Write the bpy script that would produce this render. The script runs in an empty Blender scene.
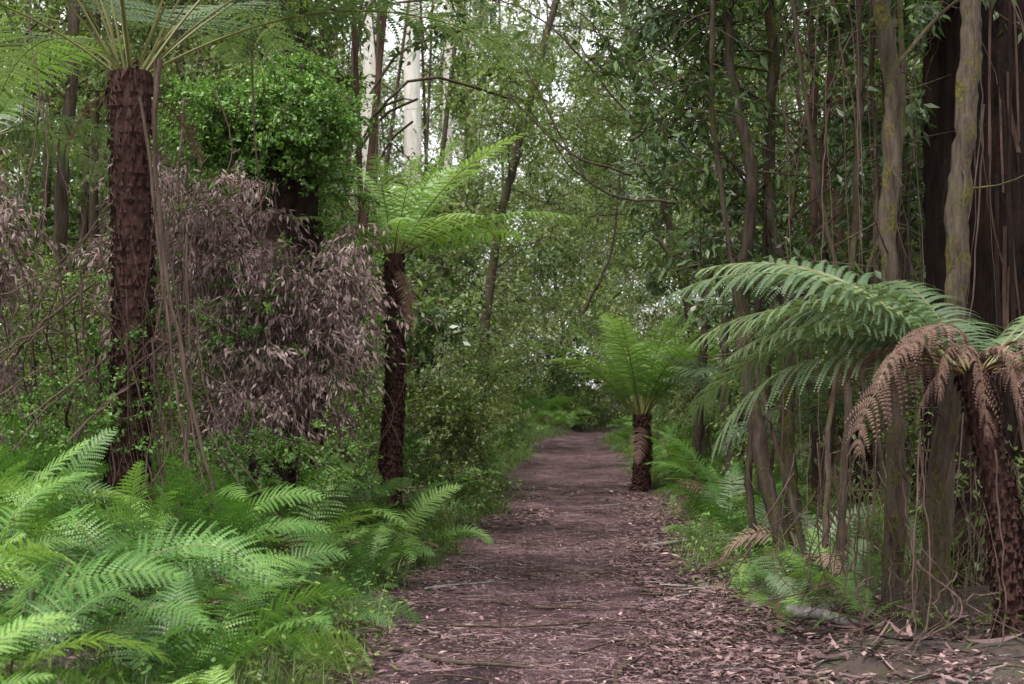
import bpy, math, numpy as np, mathutils
from math import radians, pi
R = np.random.default_rng(7)
scene = bpy.context.scene

# ------------------------------------------------------------------ mesh helpers
class MB:
    def __init__(s): s.v=[];s.f=[];s.a=[];s.m=[];s.n=0
    def add(s,v,f,a=0.5,m=0):
        v=np.asarray(v,float).reshape(-1,3); f=np.asarray(f,int).reshape(-1,4)
        s.v.append(v); s.f.append(f+s.n)
        s.a.append(np.broadcast_to(np.asarray(a,float).ravel(),(len(v),)) if np.size(a)==1 else np.asarray(a,float).ravel())
        s.m.append(np.full(len(f),m,int)); s.n+=len(v)
    def quads(s,q,a=None,m=0):
        q=np.asarray(q).reshape(-1,4,3); n=len(q)
        av=0.5 if a is None else np.repeat(np.asarray(a).ravel(),4)
        s.add(q.reshape(-1,3),np.arange(4*n).reshape(n,4),av,m)
    def mesh(s,name,mats,smooth=False):
        v=np.concatenate(s.v);f=np.concatenate(s.f);a=np.concatenate(s.a);m=np.concatenate(s.m)
        me=bpy.data.meshes.new(name)
        me.vertices.add(len(v)); me.vertices.foreach_set('co',v.astype(np.float32).ravel())
        me.loops.add(f.size); me.loops.foreach_set('vertex_index',f.astype(np.int32).ravel())
        me.polygons.add(len(f)); me.polygons.foreach_set('loop_start',np.arange(0,f.size,4,dtype=np.int32))
        for mt in mats: me.materials.append(mt)
        me.polygons.foreach_set('material_index',m.astype(np.int32))
        me.polygons.foreach_set('use_smooth',np.full(len(f),smooth,bool))
        at=me.attributes.new('v','FLOAT','POINT'); at.data.foreach_set('value',a.astype(np.float32))
        me.update(calc_edges=True); me.validate()
        return me

def obj(name,me,parent=None,loc=None,rot=None,scl=None,link=True):
    o=bpy.data.objects.new(name,me)
    if link: scene.collection.objects.link(o)
    if parent: o.parent=parent
    if loc is not None:o.location=loc
    if rot is not None:o.rotation_euler=rot
    if scl is not None:o.scale=(scl,scl,scl) if np.isscalar(scl) else scl
    return o
def empty(name,loc=(0,0,0)):
    return obj(name,None,loc=loc)
def nrm(x): return x/np.maximum(np.linalg.norm(x,axis=-1,keepdims=True),1e-9)

def catmull(P,n):
    P=np.asarray(P,float); P=np.vstack([2*P[0]-P[1],P,2*P[-1]-P[-2]])
    t=np.linspace(0,len(P)-3-1e-6,n); i=t.astype(int); u=(t-i)[:,None]
    a,b,c,d=P[i],P[i+1],P[i+2],P[i+3]
    return 0.5*((2*b)+(-a+c)*u+(2*a-5*b+4*c-d)*u**2+(-a+3*b-3*c+d)*u**3)

def tube(mb,P,r,k=8,a=0.5,m=0,rough=0.0,rng=R):
    P=np.asarray(P,float);n=len(P);r=np.broadcast_to(r,(n,)).astype(float)
    T=nrm(np.gradient(P,axis=0)); ref=np.array([0.13,0.97,0.2]) if abs(T[:,1]).mean()<0.8 else np.array([0.1,0.1,1.])
    U=nrm(np.cross(T,ref)); V=np.cross(T,U)
    th=np.linspace(0,2*pi,k,endpoint=False)
    rr=r[:,None]*np.ones((1,k))
    if rough>0: rr=rr*(1+rough*rng.standard_normal((n,k)))
    v=P[:,None,:]+rr[...,None]*(np.cos(th)[None,:,None]*U[:,None,:]+np.sin(th)[None,:,None]*V[:,None,:])
    i=np.arange(n-1)[:,None]*k; j=np.arange(k)[None,:]; j2=(j+1)%k
    mb.add(v,np.stack([i+j,i+j2,i+k+j2,i+k+j],-1),a,m)

# ------------------------------------------------------------------ materials
def newmat(name):
    m=bpy.data.materials.new(name); m.use_nodes=True; nt=m.node_tree; nt.nodes.clear()
    return m,nt,nt.nodes.new('ShaderNodeOutputMaterial')
def ramp(nt,cols,inp):
    r=nt.nodes.new('ShaderNodeValToRGB'); e=r.color_ramp.elements
    while len(e)<len(cols): e.new(0.5)
    for i,(p,c) in enumerate(cols): e[i].position=p; e[i].color=(*c,1)
    nt.links.new(inp,r.inputs[0]); return r.outputs[0]
def math_(nt,op,a,b=0.0,clamp=False):
    n=nt.nodes.new('ShaderNodeMath'); n.operation=op; n.use_clamp=clamp
    for i,x in enumerate((a,b)):
        if isinstance(x,(int,float)): n.inputs[i].default_value=x
        else: nt.links.new(x,n.inputs[i])
    return n.outputs[0]
def leafmat(name,cols,trans=0.35,rough=0.45,gloss=0.03,wo=0.45,tint=(1.15,1.2,0.6)):
    m,nt,out=newmat(name); N=nt.nodes;L=nt.links
    at=N.new('ShaderNodeAttribute'); at.attribute_name='v'
    ar=N.new('ShaderNodeAttribute'); ar.attribute_name='rnd'
    oi=N.new('ShaderNodeObjectInfo')
    rn=math_(nt,'FRACT',math_(nt,'ADD',oi.outputs['Random'],ar.outputs['Fac']))
    x=math_(nt,'ADD',math_(nt,'MULTIPLY',at.outputs['Fac'],1-wo),math_(nt,'MULTIPLY',rn,wo))
    col=ramp(nt,cols,x)
    p=N.new('ShaderNodeBsdfDiffuse'); L.new(col,p.inputs['Color']); last=p.outputs[0]
    if trans>0:
        t=N.new('ShaderNodeBsdfTranslucent')
        mx=N.new('ShaderNodeMix'); mx.data_type='RGBA'; mx.blend_type='MULTIPLY'; mx.inputs[0].default_value=1
        L.new(col,mx.inputs[6]); mx.inputs[7].default_value=(*tint,1); L.new(mx.outputs[2],t.inputs['Color'])
        s=N.new('ShaderNodeMixShader'); s.inputs[0].default_value=trans
        L.new(last,s.inputs[1]);L.new(t.outputs[0],s.inputs[2]); last=s.outputs[0]
    if gloss>0:
        g=N.new('ShaderNodeBsdfGlossy');g.inputs['Roughness'].default_value=rough;g.inputs['Color'].default_value=(1,1,1,1)
        s=N.new('ShaderNodeMixShader'); s.inputs[0].default_value=gloss
        L.new(last,s.inputs[1]);L.new(g.outputs[0],s.inputs[2]); last=s.outputs[0]
    L.new(last,out.inputs[0])
    return m
def woodmat(name,c1,c2,moss=None,mossamt=0.5,scale=6,stretch=0.15,bump=0.6,rough=0.85,bdist=0.03):
    m,nt,out=newmat(name);N=nt.nodes;L=nt.links
    tc=N.new('ShaderNodeTexCoord');mp=N.new('ShaderNodeMapping');mp.inputs['Scale'].default_value=(1,1,stretch)
    L.new(tc.outputs['Object'],mp.inputs[0])
    n1=N.new('ShaderNodeTexNoise');n1.inputs['Scale'].default_value=scale*4;n1.inputs['Detail'].default_value=6;n1.inputs['Roughness'].default_value=0.7
    L.new(mp.outputs[0],n1.inputs[0])
    col=ramp(nt,[(0.3,c1),(0.7,c2)],n1.outputs['Fac'])
    p=N.new('ShaderNodeBsdfPrincipled');p.inputs['Roughness'].default_value=rough;p.inputs['Specular IOR Level'].default_value=0.15
    if moss:
        n2=N.new('ShaderNodeTexNoise');n2.inputs['Scale'].default_value=4.5;n2.inputs['Detail'].default_value=10;n2.inputs['Roughness'].default_value=0.75
        L.new(tc.outputs['Object'],n2.inputs[0])
        n3=N.new('ShaderNodeTexNoise');n3.inputs['Scale'].default_value=50;n3.inputs['Detail'].default_value=5;L.new(tc.outputs['Object'],n3.inputs[0])
        f=ramp(nt,[(0.62-mossamt*0.3,(0,0,0)),(0.74-mossamt*0.3,(.9,.9,.9))],n2.outputs['Fac'])
        mc=ramp(nt,[(.35,tuple(q*.2 for q in moss)),(.68,moss)],n3.outputs['Fac'])
        mx=N.new('ShaderNodeMix');mx.data_type='RGBA';L.new(f,mx.inputs[0]);L.new(col,mx.inputs[6]);L.new(mc,mx.inputs[7])
        col=mx.outputs[2]
    L.new(col,p.inputs['Base Color'])
    b=N.new('ShaderNodeBump');b.inputs['Strength'].default_value=bump;b.inputs['Distance'].default_value=bdist
    L.new(n1.outputs['Fac'],b.inputs['Height']);L.new(b.outputs[0],p.inputs['Normal']);L.new(p.outputs[0],out.inputs[0])
    return m

M_fern=leafmat('fern_green',[(0.0,(0.022,0.065,0.016)),(0.35,(0.06,0.15,0.03)),(0.65,(0.135,0.27,0.055)),(1,(0.32,0.49,0.14))],0.35,0.45,0.03)
M_fernblue=leafmat('fern_bluegreen',[(0.0,(0.05,0.095,0.045)),(0.5,(0.125,0.19,0.095)),(1,(0.29,0.36,0.21))],0.35,0.45,0.045)
M_tfern=leafmat('tree_fern_green',[(0.0,(0.08,0.16,0.03)),(0.5,(0.18,0.31,0.08)),(1,(0.37,0.52,0.21))],0.4,0.45,0.025)
M_ferndead=leafmat('fern_dead',[(0.0,(0.05,0.03,0.025)),(0.5,(0.16,0.095,0.078)),(1,(0.34,0.22,0.18))],0.15,0.7,0.01,tint=(1,0.9,0.8))
M_rachis=leafmat('fern_rachis',[(0,(0.10,0.10,0.03)),(1,(0.16,0.15,0.05))],0.0)
M_rachisb=leafmat('fern_rachis_brown',[(0,(0.07,0.04,0.02)),(1,(0.12,0.07,0.04))],0.0)
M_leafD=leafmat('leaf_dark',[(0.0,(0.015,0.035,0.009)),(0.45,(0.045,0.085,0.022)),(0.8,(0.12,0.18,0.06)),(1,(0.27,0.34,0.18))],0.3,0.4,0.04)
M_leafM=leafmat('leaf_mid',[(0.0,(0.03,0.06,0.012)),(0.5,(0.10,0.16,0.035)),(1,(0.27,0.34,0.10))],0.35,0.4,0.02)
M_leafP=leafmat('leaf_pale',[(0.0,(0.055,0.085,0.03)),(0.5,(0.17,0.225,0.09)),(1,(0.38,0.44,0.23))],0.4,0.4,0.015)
M_leafHaze=leafmat('leaf_far_haze',[(0.0,(0.12,0.16,0.09)),(0.5,(0.26,0.32,0.19)),(1,(0.48,0.54,0.36))],0.4,0.4,0.01)  # far leaves: distance haze is painted into this paler leaf colour
M_leafV=leafmat('leaf_vine',[(0.0,(0.035,0.08,0.018)),(0.5,(0.105,0.22,0.04)),(1,(0.26,0.43,0.11))],0.35,0.4,0.03)
M_dead=leafmat('leaf_dead',[(0.0,(0.06,0.042,0.038)),(0.4,(0.23,0.16,0.155)),(0.8,(0.48,0.36,0.345)),(1,(0.68,0.55,0.53))],0.25,0.7,0.01,tint=(1,0.9,0.85))
M_litter=leafmat('leaf_litter',[(0.0,(0.028,0.017,0.016)),(0.35,(0.10,0.06,0.06)),(0.7,(0.23,0.14,0.14)),(0.92,(0.43,0.30,0.28)),(1,(0.52,0.28,0.13))],0.0,0.5,0.03,wo=0.15)
M_grass=leafmat('grass_blade',[(0.0,(0.05,0.09,0.02)),(0.55,(0.12,0.19,0.05)),(0.85,(0.25,0.28,0.10)),(1,(0.34,0.28,0.16))],0.35,0.5,0.03)
M_twig=woodmat('twig_bark',(0.035,0.024,0.018),(0.11,0.08,0.06))
M_bark=woodmat('stem_bark',(0.020,0.013,0.010),(0.095,0.073,0.056),moss=(0.10,0.10,0.025),mossamt=0.36)
M_barkmoss=woodmat('mossy_bark',(0.020,0.014,0.010),(0.12,0.093,0.072),moss=(0.125,0.118,0.022),mossamt=0.45)
M_barkred=woodmat('reddish_bark',(0.025,0.015,0.012),(0.11,0.067,0.05))
M_dark=woodmat('old_tree_bark',(0.004,0.003,0.003),(0.045,0.025,0.02),scale=3,stretch=0.12,bump=1.0,bdist=0.12)
M_white=woodmat('gum_bark',(0.40,0.37,0.33),(0.70,0.66,0.62),scale=2,bump=0.2)
M_tft=woodmat('tree_fern_trunk',(0.018,0.009,0.008),(0.12,0.06,0.05),scale=10,stretch=0.5,bump=0.9)
M_log=woodmat('weathered_log',(0.10,0.085,0.08),(0.36,0.33,0.32),scale=5,stretch=0.3)
M_vine=woodmat('dry_vine',(0.04,0.026,0.02),(0.16,0.11,0.09))

# ------------------------------------------------------------------ terrain
CY=[-20,0,7.7,14,20.7,35,42,48,57,70,90,140];CX=[0,0.1,0.24,0.62,0.98,1.50,1.75,2.5,4.6,10,18,36];HW=[1.1,1.1,1.16,1.17,1.18,1.12,1.05,1.0,1.0,1.3,1.3,1.3]
yy=np.linspace(-20,140,641);cxs=np.interp(yy,CY,CX);k_=np.ones(21)/21;cxs=np.convolve(np.pad(cxs,10,mode='edge'),k_,'valid')
def cx(y): return np.interp(y,yy,cxs)+.10*np.sin(np.asarray(y)*.42)
def hw(y): return np.interp(y,CY,HW)+0.10*np.sin(y*1.3)+0.07*np.sin(y*2.9+1)
def sst(x,a,b): t=np.clip((x-a)/(b-a),0,1);return t*t*(3-2*t)
def gz(x,y):
    x=np.asarray(x,float);y=np.asarray(y,float)
    o=x-cx(y); d=np.abs(o)-hw(y)
    left=0.55*sst(d,0.0,1.8)+0.05*np.clip(d-1.5,0,30)
    right=0.18*sst(d,0.0,1.2)+0.03*np.clip(d-1.2,0,30)
    n=0.04*np.sin(x*3.1+y*1.7)+0.03*np.sin(x*5.7-y*4.3)+0.03*np.sin(y*7.1+x)
    return np.where(o<0,left,right)+n*sst(d,0,0.8)-0.05*(1-sst(d,-0.15,0.12))
def pz(x,y):
    o=(x-cx(y))/1.2
    return 0.0-0.02*np.cos(o*3)*0.8+0.012*np.sin(x*4+y*1.9)+0.010*np.sin(x*9.3-y*5.1)+0.006*np.sin(y*11+x*7)
def grid(xs,ys,zf):
    X,Y=np.meshgrid(xs,ys);Z=zf(X,Y);nx=len(xs);ny=len(ys)
    i=np.arange(ny-1)[:,None]*nx;j=np.arange(nx-1)[None,:]
    return np.stack([X,Y,Z],-1),np.stack([i+j,i+j+1,i+nx+j+1,i+nx+j],-1)
m,nt,out=newmat('forest_floor');N=nt.nodes;L=nt.links
tc=N.new('ShaderNodeTexCoord');n1=N.new('ShaderNodeTexNoise');n1.inputs['Scale'].default_value=3;n1.inputs['Detail'].default_value=10;n1.inputs['Roughness'].default_value=.7
L.new(tc.outputs['Object'],n1.inputs[0])
c=ramp(nt,[(0.3,(0.02,0.014,0.01)),(0.48,(0.07,0.045,0.04)),(0.58,(0.05,0.05,0.025)),(0.7,(0.08,0.10,0.03))],n1.outputs['Fac'])
p=N.new('ShaderNodeBsdfPrincipled');p.inputs['Roughness'].default_value=.95;L.new(c,p.inputs['Base Color'])
b=N.new('ShaderNodeBump');b.inputs['Distance'].default_value=.08;L.new(n1.outputs['Fac'],b.inputs['Height']);L.new(b.outputs[0],p.inputs['Normal']);L.new(p.outputs[0],out.inputs[0])
M_floor=m
xs=np.unique(np.concatenate([np.linspace(-300,-12,25),np.linspace(-12,12,161),np.linspace(12,300,25)]))
ys=np.unique(np.concatenate([np.linspace(-60,0,13),np.linspace(0,70,351),np.linspace(70,500,40)]))
g=MB();v,f=grid(xs,ys,gz);g.add(v,f);obj('ground',g.mesh('ground',[M_floor],True))
# path
m,nt,out=newmat('dirt_path');N=nt.nodes;L=nt.links
tc=N.new('ShaderNodeTexCoord')
n1=N.new('ShaderNodeTexNoise');n1.inputs['Scale'].default_value=1.1;n1.inputs['Detail'].default_value=7;n1.inputs['Roughness'].default_value=.65
n2=N.new('ShaderNodeTexNoise');n2.inputs['Scale'].default_value=18;n2.inputs['Detail'].default_value=10;n2.inputs['Roughness'].default_value=.88
n3=N.new('ShaderNodeTexVoronoi');n3.inputs['Scale'].default_value=40;n3.feature='F1'
for n in(n1,n2,n3):L.new(tc.outputs['Object'],n.inputs[0])
x=math_(nt,'ADD',math_(nt,'MULTIPLY',n1.outputs['Fac'],0.45),math_(nt,'MULTIPLY',n2.outputs['Fac'],0.55))
c=ramp(nt,[(0.42,(0.03,0.015,0.018)),(0.48,(0.115,0.060,0.070)),(0.545,(0.25,0.145,0.162)),(0.63,(0.48,0.335,0.35))],x)
p=N.new('ShaderNodeBsdfPrincipled');p.inputs['Roughness'].default_value=.6;p.inputs['Specular IOR Level'].default_value=.3;L.new(c,p.inputs['Base Color'])
b=N.new('ShaderNodeBump');b.inputs['Distance'].default_value=.10;L.new(n2.outputs['Fac'],b.inputs['Height'])
b2=N.new('ShaderNodeBump');b2.inputs['Distance'].default_value=.015;L.new(n3.outputs['Distance'],b2.inputs['Height']);L.new(b.outputs[0],b2.inputs['Normal'])
L.new(b2.outputs[0],p.inputs['Normal']);L.new(p.outputs[0],out.inputs[0])
M_path=m
ys=np.linspace(-5,90,900);t=np.linspace(-1,1,50)
T,Y=np.meshgrid(t,ys);X=cx(Y)+T*(hw(Y)+0.3);Z=pz(X,Y)-0.05*sst(np.abs(T),0.85,1)
i=np.arange(899)[:,None]*50;j=np.arange(49)[None,:]
g=MB();g.add(np.stack([X,Y,Z],-1),np.stack([i+j,i+j+1,i+50+j+1,i+50+j],-1))
obj('dirt_path',g.mesh('dirt_path',[M_path],True))

# ------------------------------------------------------------------ fronds
def frond(mb,Lr,W,npair,npin,th0,droop,rng,az=0,base=(0,0,0),yaw=0.2,pdroop=0.25,stipe=0.12,rr=0.006,curlp=1.3,lm=0,rm=1,ragged=0.0,pl=0.3,roll=.2,tone=0.0,wk=.46):
    ns=60;s=np.linspace(0,1,ns);ang=th0-droop*s**curlp;ya=az+yaw*s**1.5
    T=np.stack([np.cos(ang)*np.cos(ya),np.cos(ang)*np.sin(ya),np.sin(ang)],-1)
    P=np.cumsum(T,axis=0)*Lr/ns+np.array(base)
    B=np.stack([-np.sin(ya),np.cos(ya),0*ya],-1);Nn=np.cross(T,B)
    roll=rng.normal(0,roll);B,Nn=B*np.cos(roll)+Nn*np.sin(roll),Nn*np.cos(roll)-B*np.sin(roll)
    tube(mb,P[::3],rr*(1-0.85*s[::3]),4,0.5,rm)
    t=(np.arange(npair)+0.5)/npair;si=stipe+(1-stipe)*t
    env=((1-t)**0.75)*((t+0.06)**0.4);env=env/env.max()*W
    idx=(si*(ns-1)).astype(int)
    for side in(-1,1):
        keep=rng.random(npair)>=ragged
        p0=P[idx];t0=T[idx];b0=B[idx]*side;n0=Nn[idx]
        a=np.radians(78-30*t)+rng.normal(0,0.05,npair)
        D=np.cos(a)[:,None]*t0+np.sin(a)[:,None]*b0+rng.normal(0,0.05,(npair,3))+0.12*n0
        E=-np.sin(a)[:,None]*t0+np.cos(a)[:,None]*b0
        ln=env*rng.uniform(0.88,1.08,npair)
        u=(np.arange(npin)+0.3)/npin
        pp=p0[:,None]+D[:,None]*(ln[:,None]*u)[...,None]-np.array([0,0,1])*((pdroop*ln)[:,None]*u**2)[...,None]
        Dl=nrm(D[:,None]-np.array([0,0,1])*(2*pdroop*u)[None,:,None])
        w=(ln/npin)[:,None]*wk*np.ones(npin)
        sp=Lr*(1-stipe)/npair
        l=np.minimum(ln*pl,sp*0.56)[:,None]*((1-u)**0.55*0.95+0.05)[None,:]
        for e in(-1,1):
            E2=nrm(e*E[:,None]+0.35*Dl-0.12*n0[:,None]+rng.normal(0,0.06,Dl.shape))
            q=np.stack([pp-Dl*w[...,None],pp+E2*(l*0.7)[...,None]-Dl*(w*0.55)[...,None],pp+E2*l[...,None]+Dl*(w*0.3)[...,None],pp+Dl*w[...,None]],2)
            av=np.clip(tone+0.35+0.3*t[:,None]+rng.normal(0,0.13,(npair,1))+0.15*(1-u)[None,:]-0.1+rng.normal(0,.03,(npair,npin)),0,1)
            mb.quads(q[keep],av[keep],lm)

def fernplant(seed,nf=8,L0=0.95,mats=(M_fern,M_rachis)):
    rng=np.random.default_rng(seed);mb=MB();a0=rng.uniform(0,6)
    for i in range(nf):
        az=a0+i*2.4+rng.normal(0,0.25);l=L0*rng.uniform(0.6,1.25)
        dd=rng.random()<.07
        frond(mb,l,l*0.2,26,10,radians(rng.uniform(40,78)),rng.uniform(0.9,2.0)+(.5 if dd else 0),rng,az,(0.04*math.cos(az),0.04*math.sin(az),0),rng.normal(0,.45),0.2,0.15,0.004,tone=rng.normal(0,.24),roll=.4,lm=2 if dd else 0)
    return mb.mesh('fern',list(mats)+[M_ferndead])

def clump(seed,n,Rad,ll,lw,droop,mat,ntw=7,flat=0.6,tw=0.006):
    rng=np.random.default_rng(seed);mb=MB()
    d=nrm(rng.normal(0,1,(ntw,3))*np.array([1,1,flat]));bend=rng.normal(0,0.25,(ntw,3))-np.array([0,0,droop*0.4])
    for k in range(ntw):
        t=np.linspace(0,1,5)[:,None];tube(mb,Rad*(d[k]*t+bend[k]*t**2),tw*(1-0.7*t[:,0]),4,0.5,1)
    k=rng.integers(0,ntw,n);t=rng.uniform(0.15,1.05,n)[:,None]
    p=Rad*(d[k]*t+bend[k]*t**2)+rng.normal(0,0.06*Rad,(n,3))
    D=nrm(nrm(d[k])*0.6+rng.normal(0,0.6,(n,3))-np.array([0,0,droop]))
    S=nrm(np.cross(D,rng.normal(0,1,(n,3))*0.5+np.array([0,0,1.0])));Nn=np.cross(S,D)
    l=(ll*rng.uniform(0.6,1.2,n))[:,None];w=(lw*rng.uniform(0.7,1.2,n))[:,None]
    q=np.stack([p,p+D*l*0.42+S*w-Nn*w*0.25,p+D*l-np.array([0,0,1])*l*0.12,p+D*l*0.42-S*w-Nn*w*0.25],1)
    mb.quads(q,np.clip(rng.beta(2,2,n),0,1),0)
    return mb.mesh('leaf_clump',[mat,M_twig])

def variants(name,meshes):
    col=bpy.data.collections.new(name)
    for i,me in enumerate(meshes):
        o=bpy.data.objects.new(name+'_%02d'%i,me);col.objects.link(o)
    return col,len(meshes)

def scatter(name,pts,rot,scl,var,parent=None,idx=None,realize=False):
    col,nv=var;pts=np.asarray(pts,float);n=len(pts)
    me=bpy.data.meshes.new(name);me.vertices.add(n);me.vertices.foreach_set('co',pts.astype(np.float32).ravel())
    a=me.attributes.new('rot','FLOAT_VECTOR','POINT');a.data.foreach_set('vector',np.asarray(rot,np.float32).ravel())
    a=me.attributes.new('scl','FLOAT','POINT');a.data.foreach_set('value',np.broadcast_to(scl,(n,)).astype(np.float32))
    a=me.attributes.new('rnd','FLOAT','POINT');a.data.foreach_set('value',R.random(n).astype(np.float32))
    a=me.attributes.new('idx','INT','POINT');a.data.foreach_set('value',(R.integers(0,nv,n) if idx is None else idx).astype(np.int32))
    o=obj(name,me,parent)
    ng=bpy.data.node_groups.new(name+'_gn','GeometryNodeTree')
    ng.interface.new_socket('Geometry',in_out='INPUT',socket_type='NodeSocketGeometry')
    ng.interface.new_socket('Geometry',in_out='OUTPUT',socket_type='NodeSocketGeometry')
    N=ng.nodes;L=ng.links;gi=N.new('NodeGroupInput');go=N.new('NodeGroupOutput')
    iop=N.new('GeometryNodeInstanceOnPoints');ci=N.new('GeometryNodeCollectionInfo')
    ci.inputs['Collection'].default_value=col;ci.inputs['Separate Children'].default_value=True;ci.inputs['Reset Children'].default_value=True
    def na(nm,dt):
        x=N.new('GeometryNodeInputNamedAttribute');x.data_type=dt;x.inputs['Name'].default_value=nm
        return [q for q in x.outputs if q.enabled and q.name=='Attribute'][0]
    e=N.new('FunctionNodeEulerToRotation')
    L.new(gi.outputs[0],iop.inputs['Points']);L.new(ci.outputs[0],iop.inputs['Instance']);iop.inputs['Pick Instance'].default_value=True
    L.new(na('idx','INT'),iop.inputs['Instance Index']);L.new(na('rot','FLOAT_VECTOR'),e.inputs[0]);L.new(e.outputs[0],iop.inputs['Rotation'])
    L.new(na('scl','FLOAT'),iop.inputs['Scale']);last=iop.outputs[0]
    if realize:
        rz_=N.new('GeometryNodeRealizeInstances');L.new(last,rz_.inputs[0]);last=rz_.outputs[0]
    L.new(last,go.inputs[0])
    md=o.modifiers.new('scatter','NODES');md.node_group=ng
    return o
def rz(n,tilt=0.15):
    r=R.normal(0,tilt,(n,3));r[:,2]=R.uniform(0,2*pi,n);return r

V_fern=variants('v_fern',[fernplant(i) for i in range(8)])
V_fernb=variants('v_fernb',[fernplant(20+i,mats=(M_fernblue,M_rachis)) for i in range(3)])
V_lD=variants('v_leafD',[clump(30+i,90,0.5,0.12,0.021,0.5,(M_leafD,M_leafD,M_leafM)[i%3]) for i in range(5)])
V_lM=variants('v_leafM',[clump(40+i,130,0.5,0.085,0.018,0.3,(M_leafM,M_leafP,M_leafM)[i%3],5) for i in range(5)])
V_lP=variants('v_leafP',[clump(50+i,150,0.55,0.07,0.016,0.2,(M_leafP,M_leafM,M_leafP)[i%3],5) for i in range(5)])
V_lDk=variants('v_leafDk',[clump(60+i,130,0.5,0.085,0.018,0.3,M_leafD,5) for i in range(3)])
V_lHaze=variants('v_leafHaze',[clump(65+i,140,0.55,0.07,0.015,0.2,M_leafHaze,5) for i in range(3)])
V_vine=variants('v_vine',[clump(70+i,120,0.3,0.05,0.018,0.15,M_leafV,5) for i in range(4)])
V_dead=variants('v_dead',[clump(80+i,95,0.34,0.08,0.0105,1.1,M_dead,8,0.5,0.004) for i in range(4)])

def grass(seed,n=60,h=0.35,sp=0.12,w=0.004,mat=M_grass):
    rng=np.random.default_rng(seed);mb=MB()
    az=rng.uniform(0,2*pi,n);b=np.stack([rng.normal(0,sp,n),rng.normal(0,sp,n),0*az-0.02],-1)
    l=h*rng.uniform(0.5,1.3,n);out=np.stack([np.cos(az),np.sin(az),0*az],-1);S=np.stack([-np.sin(az),np.cos(az),0*az],-1)
    ang=rng.uniform(0.9,1.5,n);dr=rng.uniform(0.6,2.2,n);P=b.copy();w0=w
    a=rng.random(n)
    for k in range(4):
        th=ang-dr*(k/4)**1.2;Q=P+(out*np.cos(th)[:,None]+np.array([0,0,1])*np.sin(th)[:,None])*(l/4)[:,None]
        w1=w*(1-(k+1)/4.3);mb.quads(np.stack([P-S*w0,P+S*w0,Q+S*w1,Q-S*w1],1),a);P=Q;w0=w1
    return mb.mesh('grass',[mat])
V_grass=variants('v_grass',[grass(90+i) for i in range(4)])
V_tuss=variants('v_tussock',[grass(95+i,130,0.8,0.10,0.005) for i in range(3)])
def herb(seed):
    rng=np.random.default_rng(seed);n=80;mb=MB()
    p=rng.normal(0,1,(n,3))*np.array([.2,.2,.09])+np.array([0,0,.14]);az=rng.uniform(0,6.28,n)
    D=nrm(np.stack([np.cos(az),np.sin(az),rng.normal(0,.4,n)],-1));S=nrm(np.cross(D,[0,0,1]));l=rng.uniform(.025,.055,n)[:,None];w=l*.28
    mb.quads(np.stack([p,p+D*l*.5+S*w,p+D*l,p+D*l*.5-S*w],1),rng.random(n))
    return mb.mesh('herb',[M_leafV if seed%2 else M_leafM])
V_herb=variants('v_herb',[herb(100+i) for i in range(4)])
def litter(seed,n=170,rad=0.6,lmin=.012,lmax=.055):
    rng=np.random.default_rng(seed);mb=MB()
    r=rad*np.sqrt(rng.random(n));a=rng.uniform(0,6.28,n);p=np.stack([r*np.cos(a),r*np.sin(a),rng.uniform(0.004,0.02,n)],-1)
    az=rng.uniform(0,6.28,n);D=nrm(np.stack([np.cos(az),np.sin(az),rng.normal(0,.16,n)],-1));S=nrm(np.cross(D,np.stack([rng.normal(0,.3,n),rng.normal(0,.3,n),np.ones(n)],-1)))
    l=(lmin+(lmax-lmin)*rng.random(n)**2)[:,None];w=l*rng.uniform(.06,.22,n)[:,None]
    mb.quads(np.stack([p,p+D*l*.45+S*w+[0,0,.004],p+D*l,p+D*l*.5-S*w+[0,0,.003]],1),rng.beta(1.6,1.8,n))
    for k in range(12):
        c0=np.array([*rng.uniform(-.4,.4,2),.012]);az=rng.uniform(0,6.28);ln=rng.uniform(.06,.3)
        dd=np.array([math.cos(az),math.sin(az),0]);t=np.linspace(-.5,.5,5)[:,None]
        tube(mb,c0+dd*t*ln+np.array([-dd[1],dd[0],0])*(t**2)*rng.normal(0,.15),rng.uniform(.001,.003),4,rng.uniform(0.1,.9),0)
    return mb.mesh('litter',[M_litter])
V_lit=variants('v_litter',[litter(110+i) for i in range(6)])
V_litb=variants('v_litterb',[litter(120+i,240,.6,.03,.11) for i in range(4)])

# ------------------------------------------------------------------ left fern bank
def poisson(n,fx,fy,mind,ok):
    pts=[]
    for _ in range(n*30):
        x,y=fx(),fy()
        if not ok(x,y):continue
        if all((x-a)**2+(y-b)**2>mind(y)**2 for a,b in pts):
            pts.append((x,y))
            if len(pts)>=n:break
    return np.array(pts)
def on_left(x,y): d=cx(y)-hw(y)-x; return 0.25<d<4.2 and x>-0.37*y-0.6
P=poisson(155,lambda:R.uniform(-6,0.5),lambda:R.uniform(4.8,15.5),lambda y:0.44,lambda x,y:on_left(x,y) and not(y>11 and cx(y)-x>2.4))
scl=R.uniform(0.6,1.15,len(P))*np.where(cx(P[:,1])-hw(P[:,1])-P[:,0]<0.6,0.75,1.0)
scatter('fern_undergrowth',np.c_[P,gz(P[:,0],P[:,1])],rz(len(P),.18),scl,V_fern)
P=poisson(80,lambda:R.uniform(-6,12),lambda:R.uniform(15,48),lambda y:0.7,lambda x,y:0.35<abs(x-cx(y))-hw(y)<2.2)
scatter('fern_undergrowth',np.c_[P,gz(P[:,0],P[:,1])],rz(len(P),.12),R.uniform(0.7,1.2,len(P)),V_fern)
P=poisson(34,lambda:R.uniform(1.4,4.5),lambda:R.uniform(8.8,24),lambda y:0.45,lambda x,y:0.45<x-cx(y)-hw(y)<2.4)
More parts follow.
